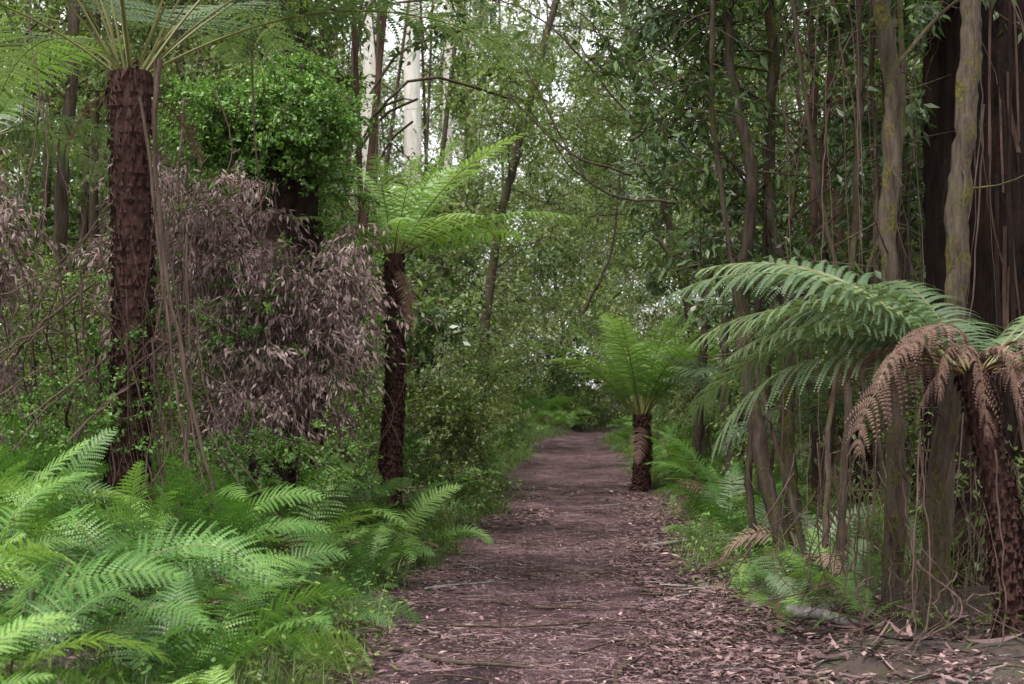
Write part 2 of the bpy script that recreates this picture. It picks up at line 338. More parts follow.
scatter('bracken_fern',np.c_[P,gz(P[:,0],P[:,1])],rz(len(P),.12),R.uniform(0.45,.9,len(P)),V_fernb)
P=np.array([(2.45,17),(2.75,18.3),(2.35,15.6),(2.9,16.2),(2.15,13.1),(2.75,14.6),(2.1,11.6),(1.95,10.4),(2.2,9.9),(1.85,9.3),(2.6,20),(2.5,12.4),(2.9,12.9),(1.75,10.9),(2.15,8.7),(3.1,19.6),(2.0,14.3)])
scatter('bracken_fern',np.c_[P,gz(P[:,0],P[:,1])],rz(len(P),.12),np.array([.95,1.1,.85,1,.65,.9,.6,.5,.6,.42,1.1,.7,.9,.4,.5,1,.5]),V_fern)
P=poisson(34,lambda:R.uniform(-1,5),lambda:R.uniform(50,60),lambda y:0.6,lambda x,y:abs(x-cx(y))>hw(y)+.3)
scatter('bracken_fern',np.c_[P,gz(P[:,0],P[:,1])],rz(len(P),.12),R.uniform(1.,1.8,len(P)),V_fern)

# grass + herbs
n=1200;y=5+R.random(n)**1.4*45;sd=np.where(R.random(n)<.55,-1,1);d=R.exponential(.9,n)+0.1;x=cx(y)+sd*(hw(y)+d)
k=~((sd>0)&(y<11.5)&(d<1.9)&(R.random(n)<.9));P=np.c_[x,y,gz(x,y)][k];scatter('grass_verge',P,rz(len(P),.1),R.uniform(.35,1.1,len(P)),V_grass)
n=1200;y=6+R.random(n)**1.3*45;sd=np.where(R.random(n)<.5,-1,1);d=R.exponential(1.0,n)+0.15;x=cx(y)+sd*(hw(y)+d)
k=~((sd>0)&(y<10.5)&(R.random(n)<.9));P=np.c_[x,y,gz(x,y)][k];scatter('ground_cover',P,rz(len(P),.2),R.uniform(.6,1.3,len(P)),V_herb)
P=np.array([(2.9,18.6),(2.6,16.4),(3.3,15.2),(2.45,13.2),(3.0,12.4),(2.7,11.2),(3.2,10.6),(2.95,10.1),(2.75,10.7),(2.6,12.3),(2.2,10.6),(-1.2,19),(-1.6,21),(-.9,24),(3.8,20),(3.1,23)])
scatter('tussock_grass',np.c_[P,gz(P[:,0],P[:,1])],rz(len(P),.1),R.uniform(.7,1.2,len(P)),V_tuss)
# litter
n=330;y=6+R.random(n)**1.5*34;o=R.uniform(-1.0,1.1,n);x=cx(y)+o*(hw(y))
scatter('leaf_litter',np.c_[x,y,np.maximum(pz(x,y),gz(x,y))+.004],rz(n,.01),R.uniform(.8,1.2,n),V_lit)
n=260;y=6+R.random(n)**1.4*16;s_=np.where(R.random(n)<.8,1,-1);x=cx(y)+s_*(hw(y)-.25+R.exponential(.6,n))
scatter('leaf_litter',np.c_[x,y,np.maximum(pz(x,y),gz(x,y))+.008],rz(n,.05),R.uniform(.7,1.2,n),V_litb)
# twigs
mb=MB()
for k in range(340):
    y0=6.5+R.random()**1.5*18;x0=cx(y0)+(R.uniform(-1,2.2) if R.random()<.6 else R.uniform(.9,2.6));az=R.normal(0,.7);l=R.uniform(.15,1.1)
    t=np.linspace(-.5,.5,9)[:,None];dd=np.array([math.cos(az),math.sin(az),0]);pp=np.array([x0,y0,0])+dd*t*l+np.array([-dd[1],dd[0],0])*(R.normal(0,.25)*t**2+R.normal(0,.1)*t**3)*l
    pp[:,2]=np.maximum(pz(pp[:,0],pp[:,1]),gz(pp[:,0],pp[:,1]))+.012+R.uniform(0,.015)
    tube(mb,pp,np.linspace(1,.4,9)*R.uniform(.003,.011),5,m=int(R.random()<.22))
obj('fallen_twigs',mb.mesh('fallen_twigs',[M_twig,M_log],True))
def branch_on_ground(name,pts,r,mat,k=9):
    mb=MB();pp=catmull(pts,24);tube(mb,pp,np.linspace(1,.55,24)*r,k,rough=.05);q=pp[14]
    tube(mb,catmull([q,q+[.12,.1,.05],q+[.2,.28,.06]],6),np.linspace(.4,.15,6)*r,5)
    obj(name,mb.mesh(name,[mat],True))
branch_on_ground('fallen_branch',[(-.75,8.7,.04),(-.4,8.3,.03),(-.1,8.15,.04),(.12,8.1,.03)],.016,M_twig)
branch_on_ground('fallen_branch',[(1.3,14.3,.03),(1.9,14.5,.08),(2.4,14.4,.1),(2.8,14.6,.2)],.022,M_log)
branch_on_ground('fallen_branch',[(.55,7.6,.02),(.6,8.0,.03),(.68,8.3,.03)],.022,M_twig)
branch_on_ground('fallen_branch',[(-.6,9.6,.03),(0,9.5,.03),(.6,9.7,.03),(1.1,9.6,.05)],.009,M_twig)
branch_on_ground('fallen_branch',[(.7,8.9,.03),(1.1,8.8,.03),(1.5,8.9,.06),(1.8,8.8,.12)],.014,M_twig)
branch_on_ground('fallen_log',[(1.80,9.3,.16),(1.98,9.1,.17),(2.15,8.8,.15),(2.32,8.5,.13)],.042,M_log,14)
mb=MB()
for k in range(150):
    c0=np.array([R.uniform(1.3,2.9),R.uniform(7.0,10.5),0]);c0[2]=gz(c0[0],c0[1])+.03;az=R.normal(0,1.2);l=R.uniform(.12,.45)
    t=np.linspace(-.5,.5,8);dd=np.array([math.cos(az),math.sin(az),R.normal(0,.12)]);S=np.array([-dd[1],dd[0],R.normal(0,.5)])
    pc=c0+dd*t[:,None]*l+np.array([0,0,1])*(t[:,None]**2)*.3*l;w=R.uniform(.006,.02)*(1-(2*t)**2*.8)[:,None]
    q=np.stack([pc[:-1]-S*w[:-1],pc[:-1]+S*w[:-1],pc[1:]+S*w[1:],pc[1:]-S*w[1:]],1);mb.quads(q,np.full(7,R.random()))
obj('bark_debris',mb.mesh('bark_debris',[M_litter]))

# ------------------------------------------------------------------ tree ferns
def tf_frond(seed,Lr,th0,droop,dead=False,mat=M_tfern,pd=.22,stipe=.16,W=.22,roll=.2,npair=30,npin=14,rr=.012,yaw=None,tone=0,curlp=1.35,wk=.46):
    rng=np.random.default_rng(seed);mb=MB()
    frond(mb,Lr,Lr*W,npair,npin,th0,droop,rng,0,(0,0,0),rng.normal(0,.12) if yaw is None else yaw,pd,stipe,rr,curlp,ragged=.0 if not dead else .12,roll=roll,tone=tone,wk=wk)
    return mb.mesh('frond',[M_ferndead if dead else mat,M_rachisb if dead else M_rachis])
def tree_fern(base,top,r0,r1,fronds,seed,skirt=0,stub=True):
    e=empty('tree_fern',base);rng=np.random.default_rng(seed)
    b=np.array(base);tp=np.array(top)-b;mb=MB();H=np.linalg.norm(tp)
    mid=tp*.5+np.array([.04,0,0]);pp=catmull([[0,0,-.1],mid*.5,mid,tp],60);rr=np.interp(np.linspace(0,1,60),[0,.15,.8,1],[r0*1.5,r0,r1,r1*1.15])
    tube(mb,pp,rr*.9,20,rough=.09,rng=rng)
    ns=int(H*330) if stub else int(H*80)
    t=np.clip((np.arange(ns)+.5)/ns+rng.normal(0,.004,ns),0,1);ii=np.minimum((t*59).astype(int),59);az=np.arange(ns)*2.39996+rng.normal(0,.3,ns)
    O=np.stack([np.cos(az),np.sin(az),0*az],-1);S=np.stack([-np.sin(az),np.cos(az),0*az],-1);c=pp[ii]+O*(rr[ii]*.86)[:,None]
    l=rng.uniform(.05,.12,ns)[:,None];w=rng.uniform(.007,.017,ns)[:,None];U=np.array([0,0,1.]);o_=rng.uniform(.015,.045,ns)[:,None]
    A=c-U*l*.35;Bt=c+U*l*.65+O*o_;C=c+U*l*.1+O*(o_+.006)
    mb.quads(np.stack([A,C+S*w,Bt,C-S*w],1),rng.random(ns));mb.quads(np.stack([C+S*w,c+U*l*.5,Bt,C],1));mb.quads(np.stack([C-S*w,C,Bt,c+U*l*.5],1))
    obj('trunk',mb.mesh('trunk',[M_tft]),e)
    for i,(az,me,s,tilt) in enumerate(fronds):
        a=radians(az);obj('frond_%d'%i,me,e,loc=tp+np.array([math.cos(a)*r1*.6,math.sin(a)*r1*.6,-.03]),rot=(rng.normal(0,.12),radians(tilt),a),scl=s)
    if skirt:
        dm=[tf_frond(900+i,1.1,radians(-20),1.0,True) for i in range(2)]
        for i in range(skirt):
            a=rng.uniform(0,6.28);obj('dead_frond_%d'%i,dm[i%2],e,loc=tp+np.array([math.cos(a)*r1*.7,math.sin(a)*r1*.7,-.1]),rot=(0,radians(rng.uniform(0,30)),a),scl=rng.uniform(.5,.8))
    return e
TF=[tf_frond(200+i,2.0,radians(66-6*i),.75+.2*i) for i in range(5)]
TFb=[tf_frond(220+i,1.9,radians(50-9*i),1.15+.2*i,mat=M_fernblue,pd=.5,W=.23,npair=34,npin=24,wk=.5) for i in range(4)]
TFd=[tf_frond(240+i,1.1,radians(42-10*i),2.0+.1*i,True,pd=1.0,W=.13,npair=19,npin=10,curlp=1.0,rr=.009,stipe=.25,roll=.5,tone=.1) for i in range(4)]
TFL=[tf_frond(260+i,2.9,radians(62-8*i),1.0+.15*i,stipe=.32,rr=.010,mat=M_fernblue) for i in range(3)]
rr_=np.random.default_rng(5)
fr=[(a+rr_.normal(0,8),TFL[rr_.integers(0,3)],rr_.uniform(.85,1.15),rr_.uniform(-18,14)) for a in np.arange(0,360,17)]
tree_fern((-2.72,10,.4),(-2.70,10,3.85),.14,.135,fr,1,skirt=2)
# mid tree fern
TM=tf_frond(270,2.3,radians(56),.75,W=.19,roll=0.0,tone=.08,yaw=0);TM2=tf_frond(271,2.3,radians(28),.75,W=.2,roll=0.0,mat=M_tfern,yaw=0,pd=.5,tone=.1);TM3=tf_frond(272,2.0,radians(72),.7,W=.2,tone=0)
fr=[(-25,TM,.85,0),(-18,TM2,.88,0),(-55,TM2,.7,0),(12,TM,.72,-4),(30,TM2,.75,0),(50,TM3,.65,0),(75,TM,.7,0),(100,TM,.7,0),(150,TM2,.7,0),(185,TM,.7,5),(205,TM2,.65,-8),(235,TM2,.65,0),(270,TM3,.6,0),(295,TM3,.6,0),(325,TM3,.7,-5),(128,TM3,.65,0),(-80,TM2,.6,0),(170,TM3,.65,0)]
tree_fern((-1.26,14.6,.35),(-1.22,14.6,3.0),.10,.085,fr,2,skirt=3)
# small tree fern beside path
fr=[(a+rr_.normal(0,7),(TF[0],TF[1],TM3,TM,TF[2])[rr_.integers(0,5)],rr_.uniform(.9,1.15),rr_.uniform(-12,6)) for a in np.arange(0,360,17)]
tree_fern((1.98,22,.02),(2.0,22,1.22),.14,.12,fr,3,skirt=3)
fr=[(a+rr_.normal(0,7),TFb[rr_.integers(0,3)],rr_.uniform(.7,.95),rr_.uniform(-15,10)) for a in np.arange(0,360,22)]
tree_fern((3.2,19.4,.2),(3.2,19.4,1.3),.14,.12,fr,4,skirt=2)
fr=[(a+rr_.normal(0,7),TFb[rr_.integers(0,4)],rr_.uniform(.55,.75),rr_.uniform(-12,8)) for a in np.arange(0,360,27)]
tree_fern((3.15,13.0,.2),(3.1,13.0,1.25),.11,.09,fr,5,skirt=4)
# right foreground tree fern
fr=[(178,TFb[1],1.0,-6),(165,TFb[0],.92,0),(192,TFb[2],.85,-12),(150,TFb[1],.95,2),(135,TFb[0],.9,-4),(205,TFb[1],.6,-18),(120,TFb[1],.85,2),(100,TFb[0],.75,-4),(186,TFb[1],.8,6),(80,TFb[1],.8,0),(50,TFb[2],.8,0),(20,TFb[1],.8,-10),(0,TFb[0],.8,0),(-30,TFb[2],.5,0),(170,TFb[3],.9,0),(158,TFb[2],.95,4)]
for i in range(22): fr.append((172+i*8.+rr_.normal(0,6),TFd[rr_.integers(0,4)],rr_.uniform(.55,1.0),rr_.uniform(-22,4)))
tree_fern((2.78,7.9,.2),(2.56,7.9,1.70),.08,.075,fr,6,skirt=0)
for (x,y,h,s) in [(-3.9,19,2.2,.9),(5.2,30,2.6,1),(-4.5,27,3,1),(-2.4,33,2.0,.9),(-5.5,14.5,3.4,1.),(6,24,3.2,1),(4.1,15.5,1.6,.85)]:
    z0=float(gz(x,y));fr=[(a+rr_.normal(0,7),(TF,TFb)[rr_.integers(0,2)][rr_.integers(0,4)],s*rr_.uniform(.8,1.05),rr_.uniform(-20,5)) for a in np.arange(0,360,28)]
    tree_fern((x,y,z0),(x,y,z0+h),.15,.13,fr,int(x*10+200),stub=False)

# ------------------------------------------------------------------ slender understory trees
def slender(name,pts,r0,r1,mat,nbr,var,cl,seed,zmin=2.2,blen=1.3,bias=(0,0,0),k=12,cs=(.7,1.15)):
    rng=np.random.default_rng(seed);e=empty(name,pts[0]);b=np.array(pts[0]);mb=MB()
    n=70;pp=catmull(pts,n)-b;w_=np.cumsum(rng.normal(0,.0065,(n,3))*[1,1,0],0);w_-=np.linspace(0,1,n)[:,None]*w_[-1];pp+=w_
    t=np.linspace(0,1,n);tube(mb,pp,(r0+(r1-r0)*t)*(1+.4*np.exp(-t*14))*(1+.05*np.sin(t*31+seed)+.03*np.sin(t*73)),k,rough=.08,rng=rng)
    C=[]
    zz=pp[:,2]+b[2];cand=np.where(zz>zmin)[0]
    for i in range(nbr):
        q=pp[rng.choice(cand)];az=rng.uniform(0,6.28);d=nrm(np.array([math.cos(az),math.sin(az),rng.uniform(-.1,.7)])+np.array(bias));l=blen*rng.uniform(.5,1.2)
        e1=q+d*l*.5+rng.normal(0,.1,3);e2=q+d*l+rng.normal(0,.15,3)-[0,0,.12*l]
        bp=catmull([q,e1,e2],12);tube(mb,bp,np.linspace(1,.25,12)*r1*.33,5)
        for j in range(cl):
            C.append(bp[rng.integers(4,12)]+rng.normal(0,.2,3))
            if j%2==0:
                s0=bp[rng.integers(3,9)];tube(mb,catmull([s0,(s0+C[-1])/2+rng.normal(0,.05,3),C[-1]],5),.005,4)
    for i in range(14):
        q=pp[rng.integers(5,65)];az=rng.uniform(0,6.28);l=rng.uniform(.15,.7);d=np.array([math.cos(az),math.sin(az),rng.uniform(-.5,.6)])
        tube(mb,catmull([q,q+d*l*.5,q+d*l+rng.normal(0,.08,3)],6),np.linspace(.007,.002,6),4)
    obj('trunk',mb.mesh('trunk',[mat],True),e)
    if C: scatter('leaves',np.array(C),rz(len(C),.3),rng.uniform(*cs,len(C)),var,e)
    return e
A=slender
A('understory_tree',[(2.27,11.4,0),(2.11,11.4,.72),(1.96,11.45,1.52),(1.87,11.5,2.3),(1.95,11.5,3.3),(1.79,11.5,4.25),(1.85,11.6,5.4)],.07,.035,M_bark,12,V_lD,3,301,bias=(-.3,.3,0))
A('understory_tree',[(2.43,12.1,.05),(2.30,12,1.26),(2.35,12,2.1),(2.18,12,3.2),(2.22,12,4.5),(2.1,12,5.6)],.065,.04,M_barkmoss,12,V_lD,3,302,bias=(-.2,.3,0))
A('understory_tree',[(2.93,13.5,.2),(2.83,13.5,2),(2.95,13.6,3.4),(2.85,13.5,5.3),(2.9,13.5,6.5)],.05,.03,M_barkred,13,V_lD,3,303,blen=1.6)
A('understory_tree',[(2.75,12.6,.2),(2.85,12.6,2),(2.78,12.5,3.6),(2.9,12.5,5.8)],.04,.03,M_barkred,8,V_lD,3,304,bias=(0,.3,0))
A('mossy_tree',[(2.40,9.1,0),(2.43,9.1,1.0),(2.41,9.1,1.54),(2.39,9.1,2.5),(2.42,9.1,3.46),(2.36,9.1,4.2),(2.4,9.2,5.4)],.062,.052,M_barkmoss,5,V_lD,2,305,zmin=3.4,bias=(.1,.6,.4))
A('mossy_tree',[(2.50,8.5,0),(2.59,8.5,1.24),(2.65,8.5,2.14),(2.69,8.5,3.03),(2.77,8.55,3.93),(2.8,8.6,5.2)],.078,.055,M_barkmoss,5,V_lD,2,306,zmin=3.4,bias=(.3,.6,.4))
A('understory_tree',[(2.55,20,.2),(2.65,20,2.44),(2.75,20,4.3),(2.9,20,6.2),(3,20,8)],.06,.045,M_bark,14,V_lD,4,307,blen=1.9,bias=(-.3,0,.2),zmin=3.3)
A('understory_tree',[(2.76,18,.2),(2.7,18,2),(2.85,18,4),(2.75,18,7.4)],.06,.045,M_bark,15,V_lD,4,308,blen=1.9,bias=(-.35,0,.1),zmin=2.9)
A('understory_tree',[(3.4,15,.2),(3.5,15,2),(3.4,15,4),(3.6,15,7)],.06,.04,M_barkred,14,V_lD,4,309,blen=1.7,bias=(-.3,0,0))
A('understory_tree',[(3.3,24,.2),(3.0,24,3),(2.4,24,5.5),(1.8,24,8.5)],.08,.05,M_bark,18,V_lM,5,310,blen=2.,bias=(-.3,0,0),zmin=3.5)
A('understory_tree',[(3.9,17,.2),(3.7,17,3),(3.9,17,5),(3.8,17,7.5)],.06,.04,M_barkred,12,V_lD,4,311,blen=1.8)
A('understory_tree',[(3.05,11.4,.2),(3.12,11.4,2),(3.02,11.4,4),(3.1,11.5,5.6)],.04,.027,M_barkred,7,V_lD,3,312,blen=1.2)
A('understory_tree',[(3.5,13,.2),(3.6,13,3),(3.5,13,6)],.06,.04,M_bark,10,V_lD,3,313,blen=1.4)
A('understory_tree',[(-3.9,17,.6),(-3.8,17,3),(-4.0,17,6),(-3.8,17,8)],.08,.05,M_bark,14,V_lM,5,314,blen=1.8)
A('understory_tree',[(-3.0,19,.5),(-2.9,19,3),(-3.0,19,5.5),(-3.1,19,8)],.07,.05,M_bark,12,V_lM,5,315,blen=1.5,bias=(-.3,0,0))
A('understory_tree',[(-5.2,16,.6),(-5.1,16,3),(-5.0,16,5.5),(-5.1,16,8)],.09,.05,M_bark,12,V_lM,5,316,blen=1.8)
A('understory_tree',[(-.7,27,.4),(-.4,27,4),(.3,27,7),(1.1,27,10)],.1,.06,M_bark,15,V_lP,6,317,blen=2.2,bias=(.5,0,0),zmin=3.6,cs=(1,1.5))
A('understory_tree',[(4.1,30,.4),(3.6,30,4),(2.8,30,7),(2.2,30,11)],.1,.06,M_bark,16,V_lP,6,318,blen=2.3,bias=(-.4,0,0),zmin=3.6,cs=(1,1.5))
rs=np.random.default_rng(77)
for i in range(17):
    y0=rs.uniform(9.6,16.5);x0=y0*rs.uniform(.165,.30);p_=[(x0,y0,.1)];dr=rs.normal(0,.12)
    for z_ in (1.6,3.2,4.8,6.3): x0+=dr+rs.normal(0,.13);p_.append((x0,y0+rs.normal(0,.1),z_))
    A('sapling',p_,rs.uniform(.018,.038),.016,(M_barkred,M_bark,M_barkmoss)[i%3],3,V_lD,2,400+i,blen=1.)

# big old tree
mb=MB();n=70;t=np.linspace(0,1,n)
pp=catmull([(0,0,-.2),(0,0,1.5),(.05,0,4),(.1,0,9)],n);rr=.52*(1+.9*np.exp(-t*16))-.08*t
k=64;T_=np.linspace(0,2*pi,k,endpoint=False);rng=np.random.default_rng(3)
ph=rng.uniform(0,6,5);fl=1+.07*np.sin(7*T_+ph[0])+.05*np.sin(13*T_+ph[1])+.04*np.sin(23*T_+ph[2])
rad=rr[:,None]*fl[None,:]*(1+.025*rng.standard_normal((n,k)))*(1+.05*np.sin(5*T_[None]+t[:,None]*9))
v=pp[:,None]+np.stack([rad*np.cos(T_),rad*np.sin(T_),0*rad],-1)
i=np.arange(n-1)[:,None]*k;j=np.arange(k)[None];mb.add(v,np.stack([i+j,i+(j+1)%k,i+k+(j+1)%k,i+k+j],-1))
for q in range(45):
    a=rng.uniform(4.3,6.2);z0=rng.uniform(2.,6);l=rng.uniform(.5,2.2);r_=.56
    c0=np.array([math.cos(a)*r_,math.sin(a)*r_,z0]);pts=[c0,c0+[.02*rng.normal(),-.05,-l*.5],c0+[.08*rng.normal(),-.08+.03*rng.normal(),-l]]
    pc=catmull(pts,8);S=np.array([-math.sin(a),math.cos(a),0])*rng.uniform(.005,.016)
    mb.quads(np.stack([pc[:-1]-S,pc[:-1]+S,pc[1:]+S,pc[1:]-S],1),None,int(rng.random()<.6))
obj('old_gum_tree',mb.mesh('old_gum_tree',[M_dark,M_barkred],True),loc=(3.62,10.6,.2))

# hanging vines and dead stems
mb=MB()
def vine(p,r=.008,kk=5,m=0):
    pc=catmull(p,24);pc+=np.cumsum(R.normal(0,.007,(24,3)),0);tube(mb,pc,r*R.uniform(.7,1.2)*np.linspace(1,.6,24),kk,m=m,rough=.1)
vine([(-2.45,9.8,3.9),(-2.5,9.8,3.2),(-2.38,9.75,2.2),(-2.2,9.7,1.4),(-2.05,9.7,.8)],.018,7)
vine([(-2.48,9.8,3.9),(-2.46,9.8,3.1),(-2.33,9.75,2.2),(-2.24,9.7,1.4),(-2.1,9.7,.8)],.010,7)
vine([(-2.55,9.7,3.6),(-2.42,9.7,2.6),(-2.3,9.7,1.6),(-2.15,9.7,.7)],.012)
vine([(-2.28,12,6),(-2.25,12,5),(-2.17,12,3.6),(-2.12,12,2.6),(-2.2,12,1.4)],.012,7)
for q in range(45):
    x0=R.uniform(-3.0,-2.2);z0=R.uniform(1.4,3.1);vine([(x0,9.8+R.normal(0,.3),z0),(x0+R.normal(.05,.1),9.8,z0*.6),(x0+R.normal(.2,.25),9.7,.6)],R.uniform(.002,.008))
for q in range(30):
    x0=R.uniform(-4.2,-2.6);z0=R.uniform(1.3,2.4);vine([(x0,R.uniform(9,11.5),z0-.3),(x0+.4,9.9,z0+R.normal(.1,.2)),(x0+.9,10.1,z0+R.normal(.3,.4))],R.uniform(.003,.012))
for q in range(30):
    y0=R.uniform(12,17);x0=y0*R.uniform(-.35,-.2);z0=R.uniform(3.5,5.5);l=R.uniform(1,3.);vine([(x0,y0,z0),(x0+R.normal(0,.12),y0,z0-l*.4),(x0+R.normal(0,.2),y0,z0-l)],R.uniform(.003,.010))
for q in range(65):
    y0=R.uniform(8.6,14);x0=y0*R.uniform(.19,.36);z0=R.uniform(3.5,5.5);l=R.uniform(1,4.6)
    vine([(x0,y0,z0),(x0+R.normal(0,.12),y0,z0-l*.4),(x0+R.normal(0,.2),y0,z0-l)],R.uniform(.002,.008))
for q in range(140):
    y0=R.uniform(7.6,10.5);x0=R.uniform(2.0,3.4);vine([(x0,y0,R.uniform(.4,1.4)),(x0+R.normal(0,.15),y0-.1,.4),(x0+R.normal(-.1,.35),y0-R.uniform(.0,.4),.1)],R.uniform(.002,.006))
obj('hanging_vines',mb.mesh('hanging_vines',[M_vine],True))

mb=MB();vine([(1.1,13,3.9),(1.6,13,4.25),(2.3,13,4.9)],.022,7);vine([(1.5,15,3.2),(1.9,15,2.9),(2.6,15,3.4),(3,15,4.2)],.024,7);vine([(1.2,24,2.9),(1.7,24,4.0),(1.9,24,5.5)],.04,7)
vine([(.5,26,6.5),(1.2,26,5.6),(2.2,26,5.2)],.03,7)
for q in range(24):
    y0=R.uniform(10.5,16);x0=y0*R.uniform(.08,.26);z0=R.uniform(2.4,4.8);l=R.uniform(.8,2.4);s_=R.choice([-1,1]);vine([(x0,y0,z0),(x0+s_*l*.45,y0+R.normal(0,.2),z0+l*R.uniform(.1,.5)),(x0+s_*l*.8,y0,z0+l*R.uniform(.4,.9))],R.uniform(.006,.016),6)
obj('bare_branches',mb.mesh('bare_branches',[M_bark],True))

# ------------------------------------------------------------------ vine covered stump + dead foliage
e=empty('vine_covered_tree',(-2.25,13.9,.5));mb=MB();pp=catmull([(0,0,-.2),(.05,0,1.5),(0,0,3),(.02,0,3.9)],40);tube(mb,pp,np.linspace(.40,.30,40),22,rough=.07);obj('trunk',mb.mesh('trunk',[M_dark],True),e)
n=400;d=nrm(R.normal(0,1,(n,3)));rad=R.uniform(.5,1.1,n)[:,None]*(1+.25*np.sin(d[:,:1]*5)+.2*np.sin(d[:,2:]*6+1))
C=d*rad*np.array([.85,.6,.50])+np.array([-.08,-.1,3.7])
n2=190;a=R.uniform(0,6.28,n2);z=R.uniform(1.2,3.4,n2);r_=.42+.1*R.random(n2);C2=np.c_[np.cos(a)*r_+.35*(R.random(n2)<.3),np.sin(a)*r_,z]
C=np.r_[C,C2[R.random(n2)<.5]];scatter('climber_leaves',C,rz(len(C),.5),R.uniform(.6,1.05,len(C)),V_vine,e,realize=True)
def blob(c,s,n): return R.normal(0,1,(n,3))*np.array(s)*.55+np.array(c)
C=np.r_[blob((-2.8,12.6,3.1),(.45,.5,.45),46),blob((-2.45,12.5,2.55),(.5,.4,.5),50),blob((-1.95,12.4,2.2),(.45,.4,.5),44),blob((-1.5,12.6,2.35),(.22,.4,.6),30),blob((-2.0,12.2,1.5),(.5,.4,.35),50),blob((-4.35,11.5,2.7),(.3,.5,.8),60),blob((-3.3,12.8,2.6),(.3,.4,.6),30)]
dm=empty('dead_foliage_thicket');scatter('dead_leaves',C,rz(len(C),.25),R.uniform(.55,1.2,len(C)),V_dead,dm,realize=True)
mb=MB()
for q in range(110):
    c=C[R.integers(0,len(C))];vine([c+[0,0,.3],c+R.normal(0,.1,3),c+[R.normal(0,.3),R.normal(0,.2),-.6],[c[0]+R.normal(0,.3),c[1]+.1,.6]],R.uniform(.003,.009))
obj('stems',mb.mesh('stems',[M_vine],True),dm)
C=np.r_[blob((-2.7,9.9,1.5),(.3,.2,.5),30),blob((-3.4,10.5,1.2),(.7,.5,.4),45),blob((-2.2,11,1.0),(.8,.5,.25),40),blob((-1.6,12,1.0),(.5,.3,.3),20),blob((-2.3,12.2,2.3),(.8,.3,.6),26)]
scatter('creeper',C,rz(len(C),.4),R.uniform(.5,.9,len(C)),V_vine)
C=np.r_[blob((-.75,17.8,1.2),(.5,.6,.7),40),blob((-1.9,17,1.3),(.6,.6,1.0),50),blob((-.45,21,1.3),(.5,.9,.8),60),blob((-.2,25,1.4),(.6,1.5,1.),70),blob((-3.6,14.5,1.6),(.8,.7,1),50),blob((0,30,1.6),(.6,2,1.2),70),blob((-4.7,13,1.6),(.8,.7,1.2),60),
  blob((3.5,17,1.3),(.6,1.5,.8),60),blob((3.6,12.5,1.1),(.6,1,.7),40),blob((4.1,24,1.3),(.6,1.6,.8),50),blob((4,31,1.5),(.8,2,1.2),70),blob((3.7,10,.7),(.6,.8,.3),30),blob((-2.6,14.2,2.2),(.7,.3,.9),60),blob((-.1,36,1.6),(.8,3,1.3),70),blob((3.9,38,1.6),(.9,3,1.3),80)]
C=C[np.abs(C[:,0]-cx(C[:,1]))>hw(C[:,1])+.15]
scatter('shrubs',C,rz(len(C),.3),R.uniform(.7,1.2,len(C)),V_lP,idx=None,realize=True)

# ------------------------------------------------------------------ background forest
pts=[];sc=[];kind=[];mb=MB();rng=np.random.default_rng(11)
for i in range(112):
    y0=rng.uniform(17,60);side=-1 if rng.random()<.5 else 1
    x0=cx(y0)+side*rng.uniform(2.9,.36*y0+2.)
    H=rng.uniform(.2,.34)*y0+3;lean=rng.normal(0,.5)-.9*side*(rng.random()<.4)
    z0=float(gz(x0,y0));tp=catmull([(x0,y0,z0-.1),(x0+lean*.3+rng.normal(0,.15),y0,H*.4),(x0+lean,y0+rng.normal(0,.4),H)],14);tube(mb,tp,np.linspace(1,.35,14)*rng.uniform(.04,.12),7,m=int(rng.random()<.3))
    nb=rng.integers(4,8)
    for b in range(nb):
        h=rng.uniform(.25,1.02)*H;cxx=x0+lean*h/H+rng.normal(0,1.1);cyy=y0+rng.normal(0,1.);m_=rng.integers(6,11)
        tube(mb,catmull([(x0+lean*h/H*.8,y0,h-.8),((x0+cxx)/2,y0,h-.2),(cxx,cyy,h)],6),.02,4)
        q=rng.normal(0,1,(m_,3))*np.array([.55,.6,.3])+[cxx,cyy,h];pts.append(q);sc.append(rng.uniform(.9,1.4,m_)*(1+y0/80))
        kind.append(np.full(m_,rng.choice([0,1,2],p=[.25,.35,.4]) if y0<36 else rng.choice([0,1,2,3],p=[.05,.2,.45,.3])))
for i in range(125):
    y0=rng.uniform(18,58);side=-1 if rng.random()<.5 else 1;x0=cx(y0)+side*rng.uniform(2.6,.36*y0+1.5);m_=8
    q=rng.normal(0,1,(m_,3))*np.array([.7,.7,.5])+[x0,y0,rng.uniform(.6,3.2)];pts.append(q);sc.append(rng.uniform(1.,1.6,m_));kind.append(np.full(m_,rng.choice([0,1,2])))
for i in range(66):
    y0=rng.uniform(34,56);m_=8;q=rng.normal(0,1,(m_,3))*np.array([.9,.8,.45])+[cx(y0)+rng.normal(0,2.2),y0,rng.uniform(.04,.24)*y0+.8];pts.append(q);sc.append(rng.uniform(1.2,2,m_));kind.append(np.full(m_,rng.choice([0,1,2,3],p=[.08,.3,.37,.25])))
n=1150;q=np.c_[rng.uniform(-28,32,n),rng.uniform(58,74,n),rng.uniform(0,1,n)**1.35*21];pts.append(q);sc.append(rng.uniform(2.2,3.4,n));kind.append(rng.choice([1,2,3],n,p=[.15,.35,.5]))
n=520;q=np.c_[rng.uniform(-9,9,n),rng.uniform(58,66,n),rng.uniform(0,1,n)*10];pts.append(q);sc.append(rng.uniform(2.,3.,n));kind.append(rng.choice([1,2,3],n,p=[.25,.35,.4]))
q=blob((1.4,55,2.),(3.5,2,2.),150);pts.append(q);sc.append(np.full(150,1.8));kind.append(rng.choice([0,1],150))
pts=np.concatenate(pts);sc=np.concatenate(sc);kind=np.concatenate(kind)
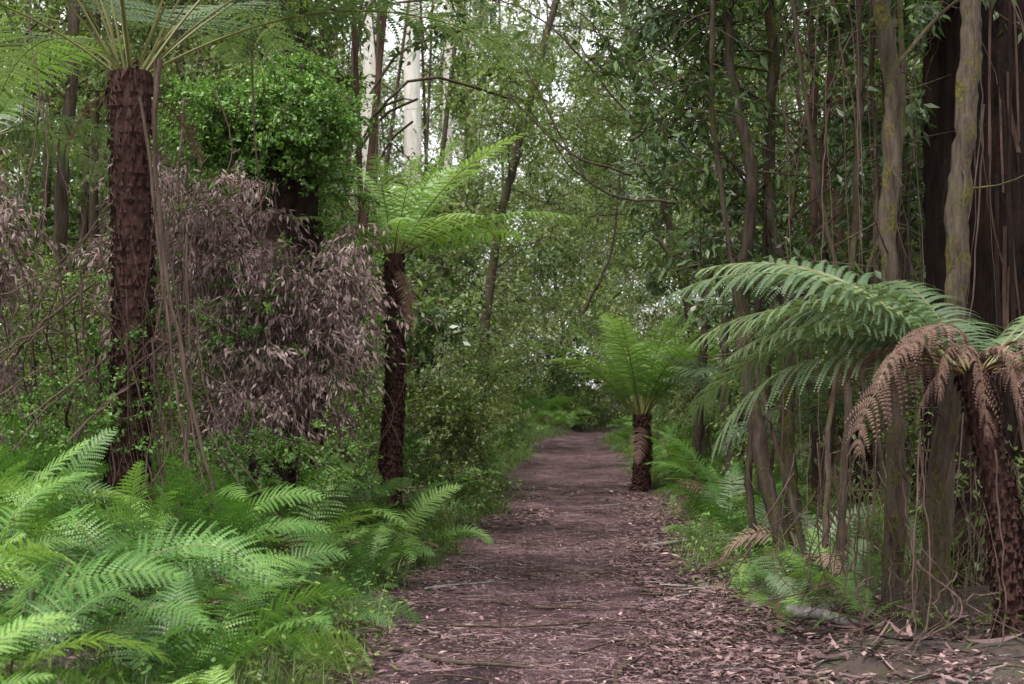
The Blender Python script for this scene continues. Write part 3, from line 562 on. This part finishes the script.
x,y,z=pts.T
gap=(y<47)&(x/y>-.122)&(x/y<-.036)&(z/y>.205)
path=(np.abs(x-cx(y))<hw(y)+.6)&(z<2.2+.02*y)&(y<52)
ok=~gap&~path&(z>.1)
pts,sc,kind=pts[ok],sc[ok],kind[ok]
for k_i,vv in enumerate([V_lDk,V_lM,V_lP,V_lHaze]):
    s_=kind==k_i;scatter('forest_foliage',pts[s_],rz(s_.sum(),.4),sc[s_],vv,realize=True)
obj('distant_tree_trunks',mb.mesh('distant_tree_trunks',[M_bark,M_barkred],True))
for (x0,r_,y0,ln) in [(-4.65,.28,45,.3),(-3.07,.26,45,-.2),(-2.2,.16,46,.2),(-7.5,.2,40,.2)]:
    mb=MB();tube(mb,catmull([(x0,y0,0),(x0+ln*.3,y0,8),(x0+ln,y0,16),(x0+ln*2,y0,26)],30),np.linspace(1.3,.7,30)*r_,12,rough=.03)
    for b in range(5):
        h=14+b*2.2;a=R.uniform(0,6.28);q=np.array([x0+ln*h/16,y0,h]);tube(mb,catmull([q,q+[math.cos(a)*1.5,math.sin(a)*1.5,1.5],q+[math.cos(a)*3,math.sin(a)*3,2.2]],8),np.linspace(.4,.1,8)*r_,6)
    obj('white_gum_tree',mb.mesh('white_gum_tree',[M_white],True))

# ------------------------------------------------------------------ light, world, camera
w=bpy.data.worlds.new('World');scene.world=w;w.use_nodes=True;nt=w.node_tree;bg=nt.nodes['Background']
sky=nt.nodes.new('ShaderNodeTexSky');sky.sky_type='NISHITA';sky.sun_disc=False;sky.sun_elevation=radians(60);sky.sun_rotation=radians(212)
sky.dust_density=4
tc=nt.nodes.new('ShaderNodeTexCoord');cn=nt.nodes.new('ShaderNodeTexNoise');cn.inputs['Scale'].default_value=2.5;cn.inputs['Detail'].default_value=5;nt.links.new(tc.outputs['Generated'],cn.inputs[0])
cl=ramp(nt,[(.3,(.66,.66,.66)),(.7,(.82,.82,.82))],cn.outputs['Fac'])
cm=nt.nodes.new('ShaderNodeVectorMath');cm.operation='SCALE';nt.links.new(cl,cm.inputs[0]);cm.inputs['Scale'].default_value=18.5
mx=nt.nodes.new('ShaderNodeMix');mx.data_type='RGBA';mx.inputs[0].default_value=.82;nt.links.new(sky.outputs[0],mx.inputs[6]);nt.links.new(cm.outputs[0],mx.inputs[7])
nt.links.new(mx.outputs[2],bg.inputs[0]);bg.inputs[1].default_value=.15
sd=bpy.data.lights.new('sun','SUN');sd.energy=5.0;sd.angle=radians(11);sd.color=(1,.97,.91)
so=bpy.data.objects.new('sun',sd);scene.collection.objects.link(so)
az=radians(212);el=radians(60)
dirv=mathutils.Vector((math.sin(az)*math.cos(el),math.cos(az)*math.cos(el),math.sin(el)))
so.rotation_euler=dirv.to_track_quat('Z','Y').to_euler();so.location=(0,0,30)
cam=bpy.data.cameras.new('camera');cam.lens=50;cam.sensor_width=36;cam.clip_end=2000;cam.clip_start=.05
cam.dof.use_dof=True;cam.dof.focus_distance=11;cam.dof.aperture_fstop=4.0
co=bpy.data.objects.new('camera',cam);scene.collection.objects.link(co);co.location=(0,0,1.6);co.rotation_euler=(radians(91.93),0,0)
scene.camera=co
scene.view_settings.view_transform='Standard';scene.view_settings.look='None';scene.view_settings.exposure=0
